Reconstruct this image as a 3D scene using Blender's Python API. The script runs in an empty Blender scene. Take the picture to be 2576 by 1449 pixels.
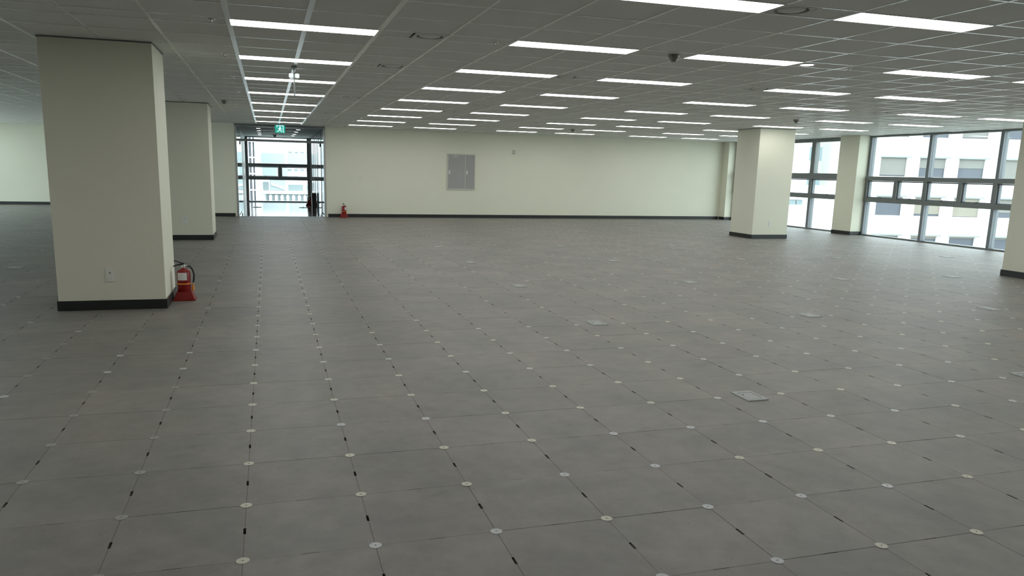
import bpy, math, random
from mathutils import Matrix, Vector

random.seed(7)
scene = bpy.context.scene
COL = scene.collection
FW, FH = 2576, 1449

# ------------------------------------------------------------------ camera
F_PX = 1918.8744
CAM = Vector((0.13480, -2.82003, 1.47315))
RIGHT = Vector((0.95807139, -0.28555156, 0.02365434))
DOWN = Vector((-0.03061190, -0.18408995, -0.98243259))
FWD = Vector((0.28488968, 0.94051645, -0.18511259))
PPX, PPY = -32.7319, 66.7312
cd = bpy.data.cameras.new('camera')
cd.sensor_fit = 'HORIZONTAL'; cd.sensor_width = 36.0
cd.lens = F_PX / FW * 36.0
cd.shift_x = -PPX / FW
cd.shift_y = PPY / FW
cd.clip_start = 0.05; cd.clip_end = 800
cam = bpy.data.objects.new('camera', cd); COL.objects.link(cam)
m = Matrix.Identity(4)
for r in range(3):
    m[r][0] = RIGHT[r]; m[r][1] = -DOWN[r]; m[r][2] = -FWD[r]; m[r][3] = CAM[r]
cam.matrix_world = m
scene.camera = cam

# ------------------------------------------------------------------ world, exposure
SKY = 5.4
LAMP = 8.8
w = bpy.data.worlds.new('overcast_sky'); scene.world = w
w.use_nodes = True
bg = w.node_tree.nodes['Background']
bg.inputs[0].default_value = (0.88, 0.96, 1.03, 1)
bg.inputs[1].default_value = SKY
scene.view_settings.view_transform = 'Standard'
scene.view_settings.look = 'None'
scene.view_settings.exposure = 0.0
scene.view_settings.gamma = 1.0
scene.view_settings.use_curve_mapping = False


def pix(p):
    """pixel position (2576x1449) of a world point, and its depth"""
    d = Vector(p) - CAM
    z = d.dot(FWD)
    if z < 0.05:
        return (-1e6, -1e6, z)
    return (FW / 2 + PPX + F_PX * d.dot(RIGHT) / z, FH / 2 + PPY + F_PX * d.dot(DOWN) / z, z)


def seen_area(x0, y0, x1, y1, z):
    """area in pixels of a level rectangle, 0 when out of the frame"""
    pts = [pix((x, y, z)) for x, y in ((x0, y0), (x1, y0), (x1, y1), (x0, y1))]
    if min(p[2] for p in pts) < 0.1:
        return 0
    xs = [p[0] for p in pts]; ys = [p[1] for p in pts]
    if max(xs) < 4 or min(xs) > FW - 4 or max(ys) < 4 or min(ys) > FH - 4:
        return 0
    a = 0
    for i in range(4):
        p, q = pts[i], pts[(i + 1) % 4]
        a += p[0] * q[1] - q[0] * p[1]
    return abs(a) / 2


# ------------------------------------------------------------------ materials
MATS = {}


def mat(name, col, rough=0.5, metal=0.0, spec=0.5, emit=None, estr=0.0, bump=0.0, bscale=60, vary=0.0, vscale=3.0):
    if name in MATS:
        return MATS[name]
    mt = bpy.data.materials.new(name); mt.use_nodes = True
    nt = mt.node_tree; b = nt.nodes['Principled BSDF']
    b.inputs['Base Color'].default_value = (*col, 1)
    b.inputs['Roughness'].default_value = rough
    b.inputs['Metallic'].default_value = metal
    b.inputs['Specular IOR Level'].default_value = spec
    if emit:
        b.inputs['Emission Color'].default_value = (*emit, 1)
        b.inputs['Emission Strength'].default_value = estr
    if vary or bump:
        geo = nt.nodes.new('ShaderNodeNewGeometry')
    if vary:
        n = nt.nodes.new('ShaderNodeTexNoise'); n.inputs['Scale'].default_value = vscale
        n.inputs['Detail'].default_value = 5
        nt.links.new(geo.outputs['Position'], n.inputs['Vector'])
        mr = nt.nodes.new('ShaderNodeMapRange')
        mr.inputs['From Min'].default_value = 0.3; mr.inputs['From Max'].default_value = 0.7
        mr.inputs['To Min'].default_value = 1 - vary; mr.inputs['To Max'].default_value = 1 + vary
        nt.links.new(n.outputs['Fac'], mr.inputs['Value'])
        vm = nt.nodes.new('ShaderNodeVectorMath'); vm.operation = 'SCALE'
        vm.inputs[0].default_value = col
        nt.links.new(mr.outputs['Result'], vm.inputs['Scale'])
        nt.links.new(vm.outputs['Vector'], b.inputs['Base Color'])
    if bump:
        n2 = nt.nodes.new('ShaderNodeTexNoise'); n2.inputs['Scale'].default_value = bscale
        n2.inputs['Detail'].default_value = 3
        nt.links.new(geo.outputs['Position'], n2.inputs['Vector'])
        bp = nt.nodes.new('ShaderNodeBump'); bp.inputs['Strength'].default_value = bump
        bp.inputs['Distance'].default_value = 0.01
        nt.links.new(n2.outputs['Fac'], bp.inputs['Height'])
        nt.links.new(bp.outputs['Normal'], b.inputs['Normal'])
    MATS[name] = mt
    return mt


def glass_mat(name, tint, f0=0.04, rough=0.0):
    mt = bpy.data.materials.new(name); mt.use_nodes = True
    nt = mt.node_tree; nt.nodes.clear()
    out = nt.nodes.new('ShaderNodeOutputMaterial')
    tr = nt.nodes.new('ShaderNodeBsdfTransparent'); tr.inputs[0].default_value = (*tint, 1)
    gl = nt.nodes.new('ShaderNodeBsdfGlossy'); gl.inputs['Roughness'].default_value = rough
    gl.inputs[0].default_value = (0.9, 0.95, 0.95, 1)
    lw = nt.nodes.new('ShaderNodeLayerWeight'); lw.inputs[0].default_value = 0.5
    pw = nt.nodes.new('ShaderNodeMath'); pw.operation = 'POWER'; pw.inputs[1].default_value = 5.0
    nt.links.new(lw.outputs['Facing'], pw.inputs[0])
    fr = nt.nodes.new('ShaderNodeMath'); fr.operation = 'MULTIPLY_ADD'
    fr.inputs[1].default_value = 1 - f0; fr.inputs[2].default_value = f0
    nt.links.new(pw.outputs[0], fr.inputs[0])
    mx = nt.nodes.new('ShaderNodeMixShader')
    nt.links.new(fr.outputs[0], mx.inputs[0])
    nt.links.new(tr.outputs[0], mx.inputs[1]); nt.links.new(gl.outputs[0], mx.inputs[2])
    nt.links.new(mx.outputs[0], out.inputs[0])
    MATS[name] = mt
    return mt


def floor_mat():
    """cast concrete access panels: a tone of its own for each panel, cloudy dirt, pale scuffs"""
    mt = bpy.data.materials.new('concrete_panel'); mt.use_nodes = True
    nt = mt.node_tree; b = nt.nodes['Principled BSDF']; N = nt.nodes.new; L = nt.links.new
    geo = N('ShaderNodeNewGeometry')
    cell = N('ShaderNodeVectorMath'); cell.operation = 'SNAP'
    cell.inputs[1].default_value = (0.5, 0.5, 9.0)
    off = N('ShaderNodeVectorMath'); off.operation = 'ADD'; off.inputs[1].default_value = (0, 0, 1.0)
    L(geo.outputs['Position'], off.inputs[0]); L(off.outputs[0], cell.inputs[0])
    wn = N('ShaderNodeTexWhiteNoise'); L(cell.outputs[0], wn.inputs['Vector'])
    n1 = N('ShaderNodeTexNoise'); n1.inputs['Scale'].default_value = 1.6; n1.inputs['Detail'].default_value = 6
    n1.inputs['Roughness'].default_value = 0.6
    L(geo.outputs['Position'], n1.inputs['Vector'])
    n2 = N('ShaderNodeTexNoise'); n2.inputs['Scale'].default_value = 7; n2.inputs['Detail'].default_value = 6
    n2.inputs['Roughness'].default_value = 0.65
    L(geo.outputs['Position'], n2.inputs['Vector'])
    n3 = N('ShaderNodeTexNoise'); n3.inputs['Scale'].default_value = 180; n3.inputs['Detail'].default_value = 2
    L(geo.outputs['Position'], n3.inputs['Vector'])

    def mr(src, a, bb, lo, hi):
        r = N('ShaderNodeMapRange'); r.inputs['From Min'].default_value = a; r.inputs['From Max'].default_value = bb
        r.inputs['To Min'].default_value = lo; r.inputs['To Max'].default_value = hi
        L(src, r.inputs['Value']); return r.outputs['Result']

    def mul(a, c):
        k = N('ShaderNodeMath'); k.operation = 'MULTIPLY'; L(a, k.inputs[0]); L(c, k.inputs[1]); return k.outputs[0]
    f = mul(mr(wn.outputs['Value'], 0, 1, 0.94, 1.06), mr(n1.outputs['Fac'], 0.3, 0.7, 0.87, 1.13))
    f = mul(f, mr(n2.outputs['Fac'], 0.3, 0.7, 0.86, 1.10))
    n4 = N('ShaderNodeTexNoise'); n4.inputs['Scale'].default_value = 2.6; n4.inputs['Detail'].default_value = 8
    n4.inputs['Roughness'].default_value = 0.7; n4.inputs['Distortion'].default_value = 0.6
    L(off.outputs[0], n4.inputs['Vector'])
    f = mul(f, mr(n4.outputs['Fac'], 0.62, 0.72, 1.0, 0.80))      # grubby smudges
    n5 = N('ShaderNodeTexNoise'); n5.inputs['Scale'].default_value = 11; n5.inputs['Detail'].default_value = 8
    n5.inputs['Roughness'].default_value = 0.75; n5.inputs['Distortion'].default_value = 1.5
    L(off.outputs[0], n5.inputs['Vector'])
    f = mul(f, mr(n5.outputs['Fac'], 0.70, 0.78, 1.0, 1.45))      # pale scuffs
    f = mul(f, mr(n3.outputs['Fac'], 0.3, 0.7, 0.94, 1.06))
    cmix = N('ShaderNodeMix'); cmix.data_type = 'RGBA'
    cmix.inputs['A'].default_value = (0.178, 0.174, 0.162, 1)
    cmix.inputs['B'].default_value = (0.188, 0.174, 0.156, 1)
    L(mr(n1.outputs['Fac'], 0.35, 0.65, 0, 1), cmix.inputs['Factor'])
    vm = N('ShaderNodeVectorMath'); vm.operation = 'SCALE'
    L(cmix.outputs['Result'], vm.inputs[0]); L(f, vm.inputs['Scale'])
    L(vm.outputs[0], b.inputs['Base Color'])
    b.inputs['Roughness'].default_value = 0.48
    b.inputs['Specular IOR Level'].default_value = 0.5
    bp = N('ShaderNodeBump'); bp.inputs['Strength'].default_value = 0.25; bp.inputs['Distance'].default_value = 0.002
    L(n3.outputs['Fac'], bp.inputs['Height']); L(bp.outputs['Normal'], b.inputs['Normal'])
    MATS['concrete'] = mt
    return mt


M_WALL = mat('cream_paint', (0.70, 0.70, 0.575), 0.55, spec=0.35, bump=0.12, bscale=140, vary=0.012, vscale=1.5)
M_BASE = mat('black_vinyl', (0.011, 0.014, 0.013), 0.45)
M_CONC = floor_mat()
M_DARK = mat('dark_void', (0.006, 0.006, 0.006), 0.9)
M_TILE = mat('mineral_tile', (0.74, 0.755, 0.71), 0.9, spec=0.2, bump=0.25, bscale=320, vary=0.02, vscale=2.0)
M_TEE = mat('white_steel_tee', (0.73, 0.755, 0.73), 0.22, spec=0.9)
M_DIFF = mat('lamp_diffuser', (0.9, 0.9, 0.9), 0.5, emit=(1.0, 0.995, 0.965), estr=LAMP)
M_LFRAME = mat('lamp_frame', (0.75, 0.75, 0.74), 0.4)
M_AL = mat('grey_aluminium', (0.165, 0.180, 0.178), 0.42, metal=0.15)
M_ALP = mat('pale_aluminium', (0.17, 0.19, 0.205), 0.5, metal=0.1)
M_STEEL = mat('brushed_steel', (0.55, 0.56, 0.56), 0.28, metal=0.9)
M_GLASS = glass_mat('clear_glass', (0.93, 0.97, 0.95))
M_GLASS_T = glass_mat('transom_glass', (0.94, 0.97, 0.96), 0.010)
M_RED = mat('red_enamel', (0.20, 0.006, 0.006), 0.32, spec=0.35)
M_REDP = mat('red_plastic', (0.19, 0.008, 0.006), 0.45, spec=0.3)
M_BLACK = mat('black_rubber', (0.008, 0.008, 0.010), 0.45)
M_YEL = mat('yellow_band', (0.85, 0.33, 0.02), 0.5)
M_ORANGE = mat('amber_plastic', (0.80, 0.26, 0.02), 0.4)
M_PAPER = mat('white_paper', (0.62, 0.60, 0.60), 0.6)
M_WHITE = mat('white_plastic', (0.70, 0.71, 0.65), 0.35)
M_CAPC = mat('cream_cap', (0.48, 0.47, 0.385), 0.35, vary=0.1, vscale=3)
M_CAPW = mat('zinc_cap', (0.44, 0.455, 0.465), 0.35, vary=0.1, vscale=3)
M_CAPD = mat('dull_cap', (0.28, 0.28, 0.26), 0.5, vary=0.1, vscale=3)
M_HOLE = mat('cap_hole', (0.05, 0.05, 0.045), 0.7)
M_OUT = mat('outlet_grey_metal', (0.30, 0.315, 0.305), 0.45, metal=0.1)
M_OUTD = mat('outlet_groove', (0.03, 0.03, 0.03), 0.6)
M_CAB = mat('cabinet_grey', (0.34, 0.335, 0.325), 0.45, vary=0.03, vscale=4)
M_CABF = mat('cabinet_trim', (0.52, 0.52, 0.46), 0.4)
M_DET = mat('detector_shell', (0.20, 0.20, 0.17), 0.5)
M_BRICKW = mat('white_render', (0.86, 0.85, 0.82), 0.8, vary=0.03, vscale=0.4)

# ------------------------------------------------------------------ mesh helpers


class MB:
    def __init__(self):
        self.v = []; self.f = []; self.mi = []

    def add(self, vs, fs, mi=0):
        o = len(self.v)
        self.v += [tuple(p) for p in vs]
        self.f += [tuple(i + o for i in f) for f in fs]
        self.mi += [mi] * len(fs)
        return self

    def box(self, x0, y0, z0, x1, y1, z1, mi=0):
        vs = [(x0, y0, z0), (x1, y0, z0), (x1, y1, z0), (x0, y1, z0), (x0, y0, z1), (x1, y0, z1), (x1, y1, z1), (x0, y1, z1)]
        fs = [(0, 3, 2, 1), (4, 5, 6, 7), (0, 1, 5, 4), (1, 2, 6, 5), (2, 3, 7, 6), (3, 0, 4, 7)]
        return self.add(vs, fs, mi)

    def frustum(self, x0, y0, x1, y1, z0, X0, Y0, X1, Y1, z1, mi=0):
        vs = [(x0, y0, z0), (x1, y0, z0), (x1, y1, z0), (x0, y1, z0), (X0, Y0, z1), (X1, Y0, z1), (X1, Y1, z1), (X0, Y1, z1)]
        fs = [(0, 3, 2, 1), (4, 5, 6, 7), (0, 1, 5, 4), (1, 2, 6, 5), (2, 3, 7, 6), (3, 0, 4, 7)]
        return self.add(vs, fs, mi)

    def lathe(self, prof, n=24, mi=0, c=(0, 0, 0), mis=None):
        """profile of (radius, z) from bottom to top around the z axis"""
        vs = []; fs = []; ms = []
        for r, z in prof:
            for k in range(n):
                a = 2 * math.pi * k / n
                vs.append((c[0] + r * math.cos(a), c[1] + r * math.sin(a), c[2] + z))
        for i in range(len(prof) - 1):
            for k in range(n):
                fs.append((i * n + k, i * n + (k + 1) % n, (i + 1) * n + (k + 1) % n, (i + 1) * n + k))
                ms.append(mis[i] if mis else mi)
        fs.append(tuple(reversed(range(n)))); ms.append(mis[0] if mis else mi)
        t = (len(prof) - 1) * n
        fs.append(tuple(t + k for k in range(n))); ms.append(mis[-1] if mis else mi)
        o = len(self.v)
        self.v += vs; self.f += [tuple(i + o for i in f) for f in fs]; self.mi += ms
        return self

    def tube(self, pts, rad, n=10, mi=0):
        pts = [Vector(p) for p in pts]
        rads = rad if isinstance(rad, (list, tuple)) else [rad] * len(pts)
        vs = []; fs = []
        up = Vector((0.123, 0.977, 0.17)).normalized()
        for i, p in enumerate(pts):
            d = (pts[min(i + 1, len(pts) - 1)] - pts[max(i - 1, 0)]).normalized()
            a = d.cross(up)
            if a.length < 1e-3:
                a = d.cross(Vector((1, 0, 0)))
            a.normalize(); b2 = d.cross(a)
            for k in range(n):
                t = 2 * math.pi * k / n
                vs.append(p + (a * math.cos(t) + b2 * math.sin(t)) * rads[i])
        for i in range(len(pts) - 1):
            for k in range(n):
                fs.append((i * n + k, i * n + (k + 1) % n, (i + 1) * n + (k + 1) % n, (i + 1) * n + k))
        fs.append(tuple(reversed(range(n)))); t = (len(pts) - 1) * n
        fs.append(tuple(t + k for k in range(n)))
        return self.add(vs, fs, mi)

    def prism(self, poly, z0, z1, mi=0, axis='z'):
        """outline extruded along an axis; poly holds the two other coordinates"""
        n = len(poly)

        def P(a, b, c):
            return (a, b, c) if axis == 'z' else ((a, c, b) if axis == 'y' else (c, a, b))
        vs = [P(a, b, z0) for a, b in poly] + [P(a, b, z1) for a, b in poly]
        fs = [tuple(reversed(range(n))), tuple(range(n, 2 * n))]
        fs += [(i, (i + 1) % n, n + (i + 1) % n, n + i) for i in range(n)]
        return self.add(vs, fs, mi)

    def mesh(self, name, mats, smooth=False):
        me = bpy.data.meshes.new(name)
        me.from_pydata(self.v, [], self.f)
        for mt in (mats if isinstance(mats, (list, tuple)) else [mats]):
            me.materials.append(mt)
        me.polygons.foreach_set('material_index', self.mi)
        if smooth:
            me.polygons.foreach_set('use_smooth', [True] * len(self.f))
        me.update()
        if smooth:
            me.set_sharp_from_angle(angle=math.radians(38))
        return me

    def build(self, name, mats, parent=None, smooth=False, loc=(0, 0, 0), rotz=0.0):
        return link(name, self.mesh(name, mats, smooth), parent, loc, rotz)


def link(name, data, parent=None, loc=(0, 0, 0), rotz=0.0):
    o = bpy.data.objects.new(name, data); COL.objects.link(o)
    o.location = loc; o.rotation_euler = (0, 0, rotz)
    if parent:
        o.parent = parent
    return o


def tag(o, label=None, cat=None, group=None, kind=None):
    if label: o['label'] = label
    if cat: o['category'] = cat
    if group: o['group'] = group
    if kind: o['kind'] = kind
    return o


def thing(name, label, cat, loc=(0, 0, 0), rotz=0.0, group=None):
    return tag(link(name, None, None, loc, rotz), label, cat, group)


def struct(o, label=None):
    o['kind'] = 'structure'
    if label: o['label'] = label
    return o


ORD = ['first', 'second', 'third', 'fourth', 'fifth', 'sixth', 'seventh', 'eighth', 'ninth', 'tenth']

# ------------------------------------------------------------------ main sizes
HC = 2.616            # ceiling
YB = 20.539           # back wall
XW = 15.384           # window wall
XL = -8.9            # far side on the left
YF = -7.5             # wall behind the camera
YL = 26.2             # back of the wing on the left
XR = -3.2             # corner between the back wall and the wing
DX0, DX1 = -0.735, 1.775   # entrance opening

# ------------------------------------------------------------------ walls
b = MB()
b.box(XR, YB, 0, DX0, YB + 0.16, HC + 0.1)
b.box(DX1, YB, 0, XW + 0.3, YB + 0.16, HC + 0.1)
struct(b.build('wall_back', M_WALL), 'long cream back wall with the glass entrance')
struct(MB().box(XL - 0.2, YL, 0, XR, YL + 0.16, HC + 0.1).build('wall_wing', M_WALL), 'cream wall at the far left beyond the big pillar')
struct(MB().box(XR, YB + 0.16, 0, XR + 0.16, YL + 0.16, HC + 0.1).build('wall_return', M_WALL))
b = MB()
b.box(XL - 0.25, YF, 0, XL, 9.0, HC + 0.1); b.box(XL - 0.25, 26.1, 0, XL, YL, HC + 0.1)
struct(b.build('wall_left', M_WALL))
struct(MB().box(XL - 0.25, YF - 0.16, 0, XW + 0.3, YF, HC + 0.1).build('wall_front', M_WALL))
struct(MB().box(XW, YF, 0, XW + 0.25, -3.6, HC + 0.1).build('wall_right', M_WALL))

# skirting boards
BH, BT = 0.098, 0.012
b = MB()
b.box(XR, YB - BT, 0, DX0 - 0.05, YB, BH)
b.box(DX1 + 0.05, YB - BT, 0, 15.06, YB, BH)
struct(b.build('baseboard_back', M_BASE), 'black skirting along the back wall')
struct(MB().box(XL, YL - BT, 0, XR, YL, BH).build('baseboard_wing', M_BASE))


def pillar(x0, y0, x1, y1, label):
    t = thing('pillar', label, 'pillar', ((x0 + x1) / 2, (y0 + y1) / 2, 0), group='square cream pillars')
    hx, hy = (x1 - x0) / 2, (y1 - y0) / 2
    MB().box(-hx, -hy, 0.0, hx, hy, HC - 0.004).build('shaft', M_WALL, t)
    g = MB()
    e = BT
    g.box(-hx - e, -hy - e, 0.0005, hx + e, -hy, BH); g.box(-hx - e, hy, 0.0005, hx + e, hy + e, BH)
    g.box(-hx - e, -hy, 0.0005, -hx, hy, BH); g.box(hx, -hy, 0.0005, hx + e, hy, BH)
    tag(g.build('skirting', M_BASE, t), 'black skirting band')
    s = MB()
    s.box(-hx - 0.006, -hy - 0.006, HC - 0.012, hx + 0.006, hy + 0.006, HC - 0.003)
    s.build('shadow_trim', M_AL, t)
    return t


P1 = (-1.891, 5.568, -0.906, 6.411)
P2 = (-1.905, 13.229, -0.934, 14.141)
P3 = (11.331, 13.173, 12.313, 14.101)
P4 = (11.47, 5.60, 12.45, 6.60)
pillar(*P1, 'largest cream pillar, in the left foreground beside a red fire extinguisher')
pillar(*P2, 'cream pillar half hidden behind the left foreground pillar')
pillar(*P3, 'cream pillar in the right background before the narrow window bay')
pillar(*P4, 'cream pillar cut off by the right edge of the photo')
PILLARS = [P1, P2, P3, P4]


def pilaster(x0, y0, x1, y1, label):
    t = thing('wall_pier', label, 'pier', ((x0 + x1) / 2, (y0 + y1) / 2, 0), group='piers of the window wall')
    hx, hy = (x1 - x0) / 2, (y1 - y0) / 2
    MB().box(-hx, -hy, 0, hx, hy, HC - 0.002).build('shaft', M_WALL, t)
    g = MB(); e = BT
    g.box(-hx - e, -hy - e, 0.0005, hx, -hy, BH); g.box(-hx - e, -hy, 0.0005, -hx, hy, BH)
    g.build('skirting', M_BASE, t)


pilaster(15.05, 14.14, XW + 0.2, 14.86, 'cream wall pier between the narrow and the wide window bay')
pilaster(15.10, 20.22, XW + 0.2, YB - 0.001, 'cream corner pier at the right end of the back wall')
pilaster(15.05, 5.9, XW + 0.2, 6.6, 'cream wall pier behind the pillar at the right edge')

# ------------------------------------------------------------------ floor: access panels and caps
T = 0.5
floor = struct(MB().box(XL - 0.2, YF - 0.1, -0.16, XW + 0.2, YL + 0.1, -0.10).build('floor', M_DARK), 'grey raised floor of square concrete panels')


def in_room(x0, y0, x1, y1):
    """clip a floor cell to the room; None when outside"""
    ytop = YB if (x0 + x1) / 2 > XR else YL
    a, b_, c, d = max(x0, XL), max(y0, YF), min(x1, XW + 0.02), min(y1, ytop)
    if c - a < 0.02 or d - b_ < 0.02:
        return None
    return a, b_, c, d


def panel_outline(hx, hy, notch=True):
    g = 0.0009
    X, Y = hx - 0.0015, hy - g
    if not notch:
        return [(-X, -Y), (X, -Y), (X, Y), (-X, Y)]
    n, d = 0.027, 0.0040
    m_, e = 0.034, 0.0010
    return [(-X, -Y), (-m_, -Y), (-m_, -Y + e), (m_, -Y + e), (m_, -Y), (X, -Y),
            (X, -n), (X - d, -n), (X - d, n), (X, n), (X, Y),
            (m_, Y), (m_, Y - e), (-m_, Y - e), (-m_, Y), (-X, Y),
            (-X, n), (-X + d, n), (-X + d, -n), (-X, -n)]


cells = []
for i in range(int(XL / T) - 1, int(XW / T) + 2):
    for j in range(int(YF / T) - 1, int(YL / T) + 2):
        c = in_room(i * T, j * T, i * T + T, j * T + T)
        if not c:
            continue
        full = abs((c[2] - c[0]) - T) < 1e-6 and abs((c[3] - c[1]) - T) < 1e-6
        cells.append((seen_area(*c, 0) if full else 0, c, full))
cells.sort(key=lambda t: -t[0])
pm = MB().prism(panel_outline(T / 2, T / 2), -0.035, 0.0).mesh('floor_panel', M_CONC)
near = [c for c in cells if c[0] > 0][:300]
for a, c, full in near:
    link('floor_panel', pm, floor, ((c[0] + c[2]) / 2, (c[1] + c[3]) / 2, random.uniform(-0.0006, 0.0003)))
rest = MB()
ol = panel_outline(T / 2, T / 2)
for a, c, full in cells[len(near):]:
    cx, cy = (c[0] + c[2]) / 2, (c[1] + c[3]) / 2
    o = ol if full else panel_outline((c[2] - c[0]) / 2, (c[3] - c[1]) / 2, False)
    rest.prism([(x + cx, y + cy) for x, y in o], -0.035, random.uniform(-0.0006, 0.0002))
tag(rest.build('floor_panel_field', M_CONC, floor), 'remaining grey concrete floor panels', kind='stuff')

# filler strips added so the seams look less dark, left open at the slots
sf = MB()
for i in range(int(XL / T), int(XW / T) + 1):
    x = i * T
    for j in range(int(YF / T) - 1, int(YL / T) + 1):
        y = j * T + T / 2
        ytop = YB if x > XR else YL
        if y + T - 0.027 > ytop or y < YF:
            continue
        sf.box(x - 0.002, y + 0.0272, -0.012, x + 0.002, y + T - 0.0268, -0.0007)
for j in range(int(YF / T), int(YL / T) + 1):
    y = j * T
    for i in range(int(XL / T) - 1, int(XW / T)):
        x = i * T + T / 2
        if x < XL or (y > YB - 0.01 and x > XR - T):
            continue
        sf.box(x + 0.0338, y - 0.0016, -0.012, x + T - 0.0338, y + 0.0016, -0.0012)
tag(sf.build('seam_filler', mat('seam_filler', (0.115, 0.107, 0.094), 0.9), floor), 'added filler strips in the seams between the floor panels', kind='stuff')

CAP_PROF = [(0.0265, 0.0), (0.0275, 0.0008), (0.0252, 0.0018), (0.0236, 0.0013), (0.0088, 0.0013), (0.0080, 0.0018),
            (0.0034, 0.0018), (0.0030, 0.0006)]
CAP_PROF = [(r * 0.93, z) for r, z in CAP_PROF]
CAP_MI = [0, 0, 0, 0, 0, 0, 1, 1]


def cap_mesh(name, mt, n):
    return MB().lathe(CAP_PROF, n, mis=CAP_MI).mesh(name, [mt, M_HOLE])


cap_meshes = [cap_mesh('pedestal_cap', mt, 20) for mt in (M_CAPC, M_CAPW, M_CAPD)]
caps = []
for i in range(int(XL / T), int(XW / T) + 1):
    for j in range(int(YF / T), int(YL / T) + 1):
        x, y = i * T, j * T
        if y > (YB if x > XR else YL) - 0.05 or x > XW - 0.05 or x < XL + 0.05:
            continue
        if any(p[0] - 0.05 < x < p[2] + 0.05 and p[1] - 0.05 < y < p[3] + 0.05 for p in PILLARS):
            continue
        k = random.random()
        # dull grey caps are the common kind left of the aisle
        if x < -0.25:
            kind = 2 if k < 0.8 else 1
        elif 0.75 < x < 6.2 and y > 4.2:
            kind = 2 if k < 0.72 else 0  # mostly dull caps farther off in these columns
        else:
            kind = 0 if k < 0.42 else 1
        caps.append((seen_area(x - 0.027, y - 0.027, x + 0.027, y + 0.027, 0), x, y, kind))
caps.sort(key=lambda t: -t[0])
ncap = [c for c in caps if c[0] > 0][:300]
for a, x, y, k in ncap:
    link('pedestal_cap', cap_meshes[k], floor, (x, y, 0.0002))
rest = [MB(), MB(), MB()]
for a, x, y, k in caps[len(ncap):]:
    rest[k].lathe(CAP_PROF[:4] + [(0.006, 0.0013)], 10, c=(x, y, 0.0002))
for k, nm in enumerate(('cream', 'zinc', 'dull')):
    if rest[k].v:
        tag(rest[k].build('pedestal_cap_field', (M_CAPC, M_CAPW, M_CAPD)[k], floor), 'remaining small %s caps at the panel corners' % nm, kind='stuff')

# floor outlets: metal boxes in the panel seams
om = {}
om['plate'] = MB().frustum(-0.078, -0.108, 0.078, 0.108, 0.0, -0.0765, -0.1065, 0.0765, 0.1065, 0.006).mesh('cover_plate', M_OUT)
g = MB()
for (x0, y0, x1, y1) in ((-0.052, 0.060, 0.056, 0.069), (0.048, -0.060, 0.056, 0.060)):
    g.box(x0, y0, 0.005, x1, y1, 0.0063)
om['groove'] = g.mesh('lid_groove', M_OUTD)
om['lid'] = MB().box(-0.052, -0.085, 0.005, 0.047, 0.059, 0.0072).mesh('lid', M_OUT)
om['hole'] = MB().lathe([(0.008, 0), (0.008, 0.0012)], 12, c=(-0.035, 0.02, 0.0066)).mesh('finger_hole', M_OUTD)
outs = []
for i, x in enumerate((-3.25, 3.24, 5.76, 8.3, 10.4, 13.0)):
    for j, y in enumerate((-1.0, 1.49, 4.05, 6.55, 9.1, 11.6)):
        p = pix((x, y, 0))
        if not (-40 < p[0] < FW + 40 and 0 < p[1] < FH + 60):
            continue
        if x < 0 and j != 4:
            continue
        outs.append((x, y, i, j))
rowname = ['far left', 'first', 'second', 'third', 'fourth', 'fifth']
cnt = {}
for x, y, i, j in sorted(outs, key=lambda t: (t[2], t[3])):
    cnt[i] = cnt.get(i, 0) + 1
    if i == 0:
        lab = 'grey metal floor outlet box alone on the floor left of the big pillar'
    else:
        lab = 'grey floor outlet box, %s from the camera in the %s line from the left' % (ORD[cnt[i] - 1], ORD[i - 1])
    t = thing('floor_outlet', lab, 'floor outlet', (x, y, 0.0004), 0, 'floor outlet boxes')
    pl = link('cover_plate', om['plate'], t)
    l_ = link('lid', om['lid'], t)
    link('lid_groove', om['groove'], t)
    link('finger_hole', om['hole'], l_)

# ------------------------------------------------------------------ ceiling: tiles, tees, lamps
U, S = 0.607, 0.306
PITCH = 3 * U + S
GX0 = -0.132
Y0 = 4.1084
LCOLS = [0, 4, 7, 11, 14, 18, 21]
ceiling = struct(MB().box(XL - 0.2, YF - 0.1, HC + 0.06, XW + 0.25, YL + 0.1, HC + 0.12).build('ceiling', M_TILE), 'suspended ceiling of grey tiles in a white metal grid')
ylines = []
for r in range(-6, 12):
    yc = Y0 + r * PITCH
    ylines += [(yc - S / 2, yc + S / 2, r, True)]
    for k in range(3):
        ylines.append((yc + S / 2 + k * U, yc + S / 2 + (k + 1) * U, r, False))
lamps = {}
for ci, k in enumerate(LCOLS):
    for r in range(-2, 8):  # front row is out of view, added to light the near floor
        lamps[(k, r)] = ci
del lamps[(18, 1)]      # a pillar stands there
lamps[(-3, -1)] = 7  # unseen lamps added on the left to brighten the pillar and floor
for r in (-3, -2, -1, 0, 1):
    lamps[(-7, r)] = 8
DIFFUSERS = {}   # (tile index, row): x of the diffuser centre
for r in (0, 1, 3, 5):
    DIFFUSERS[(2, r)] = GX0 + 3 * U - 0.152
for r in (-1, 1, 4):
    DIFFUSERS[(6, r)] = GX0 + 6 * U + 0.152
for r in (1, 5):
    DIFFUSERS[(10, r)] = GX0 + 11 * U - 0.152
for r in (2, 4):
    DIFFUSERS[(17, r)] = GX0 + 17 * U + 0.152
tiles = []
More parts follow.
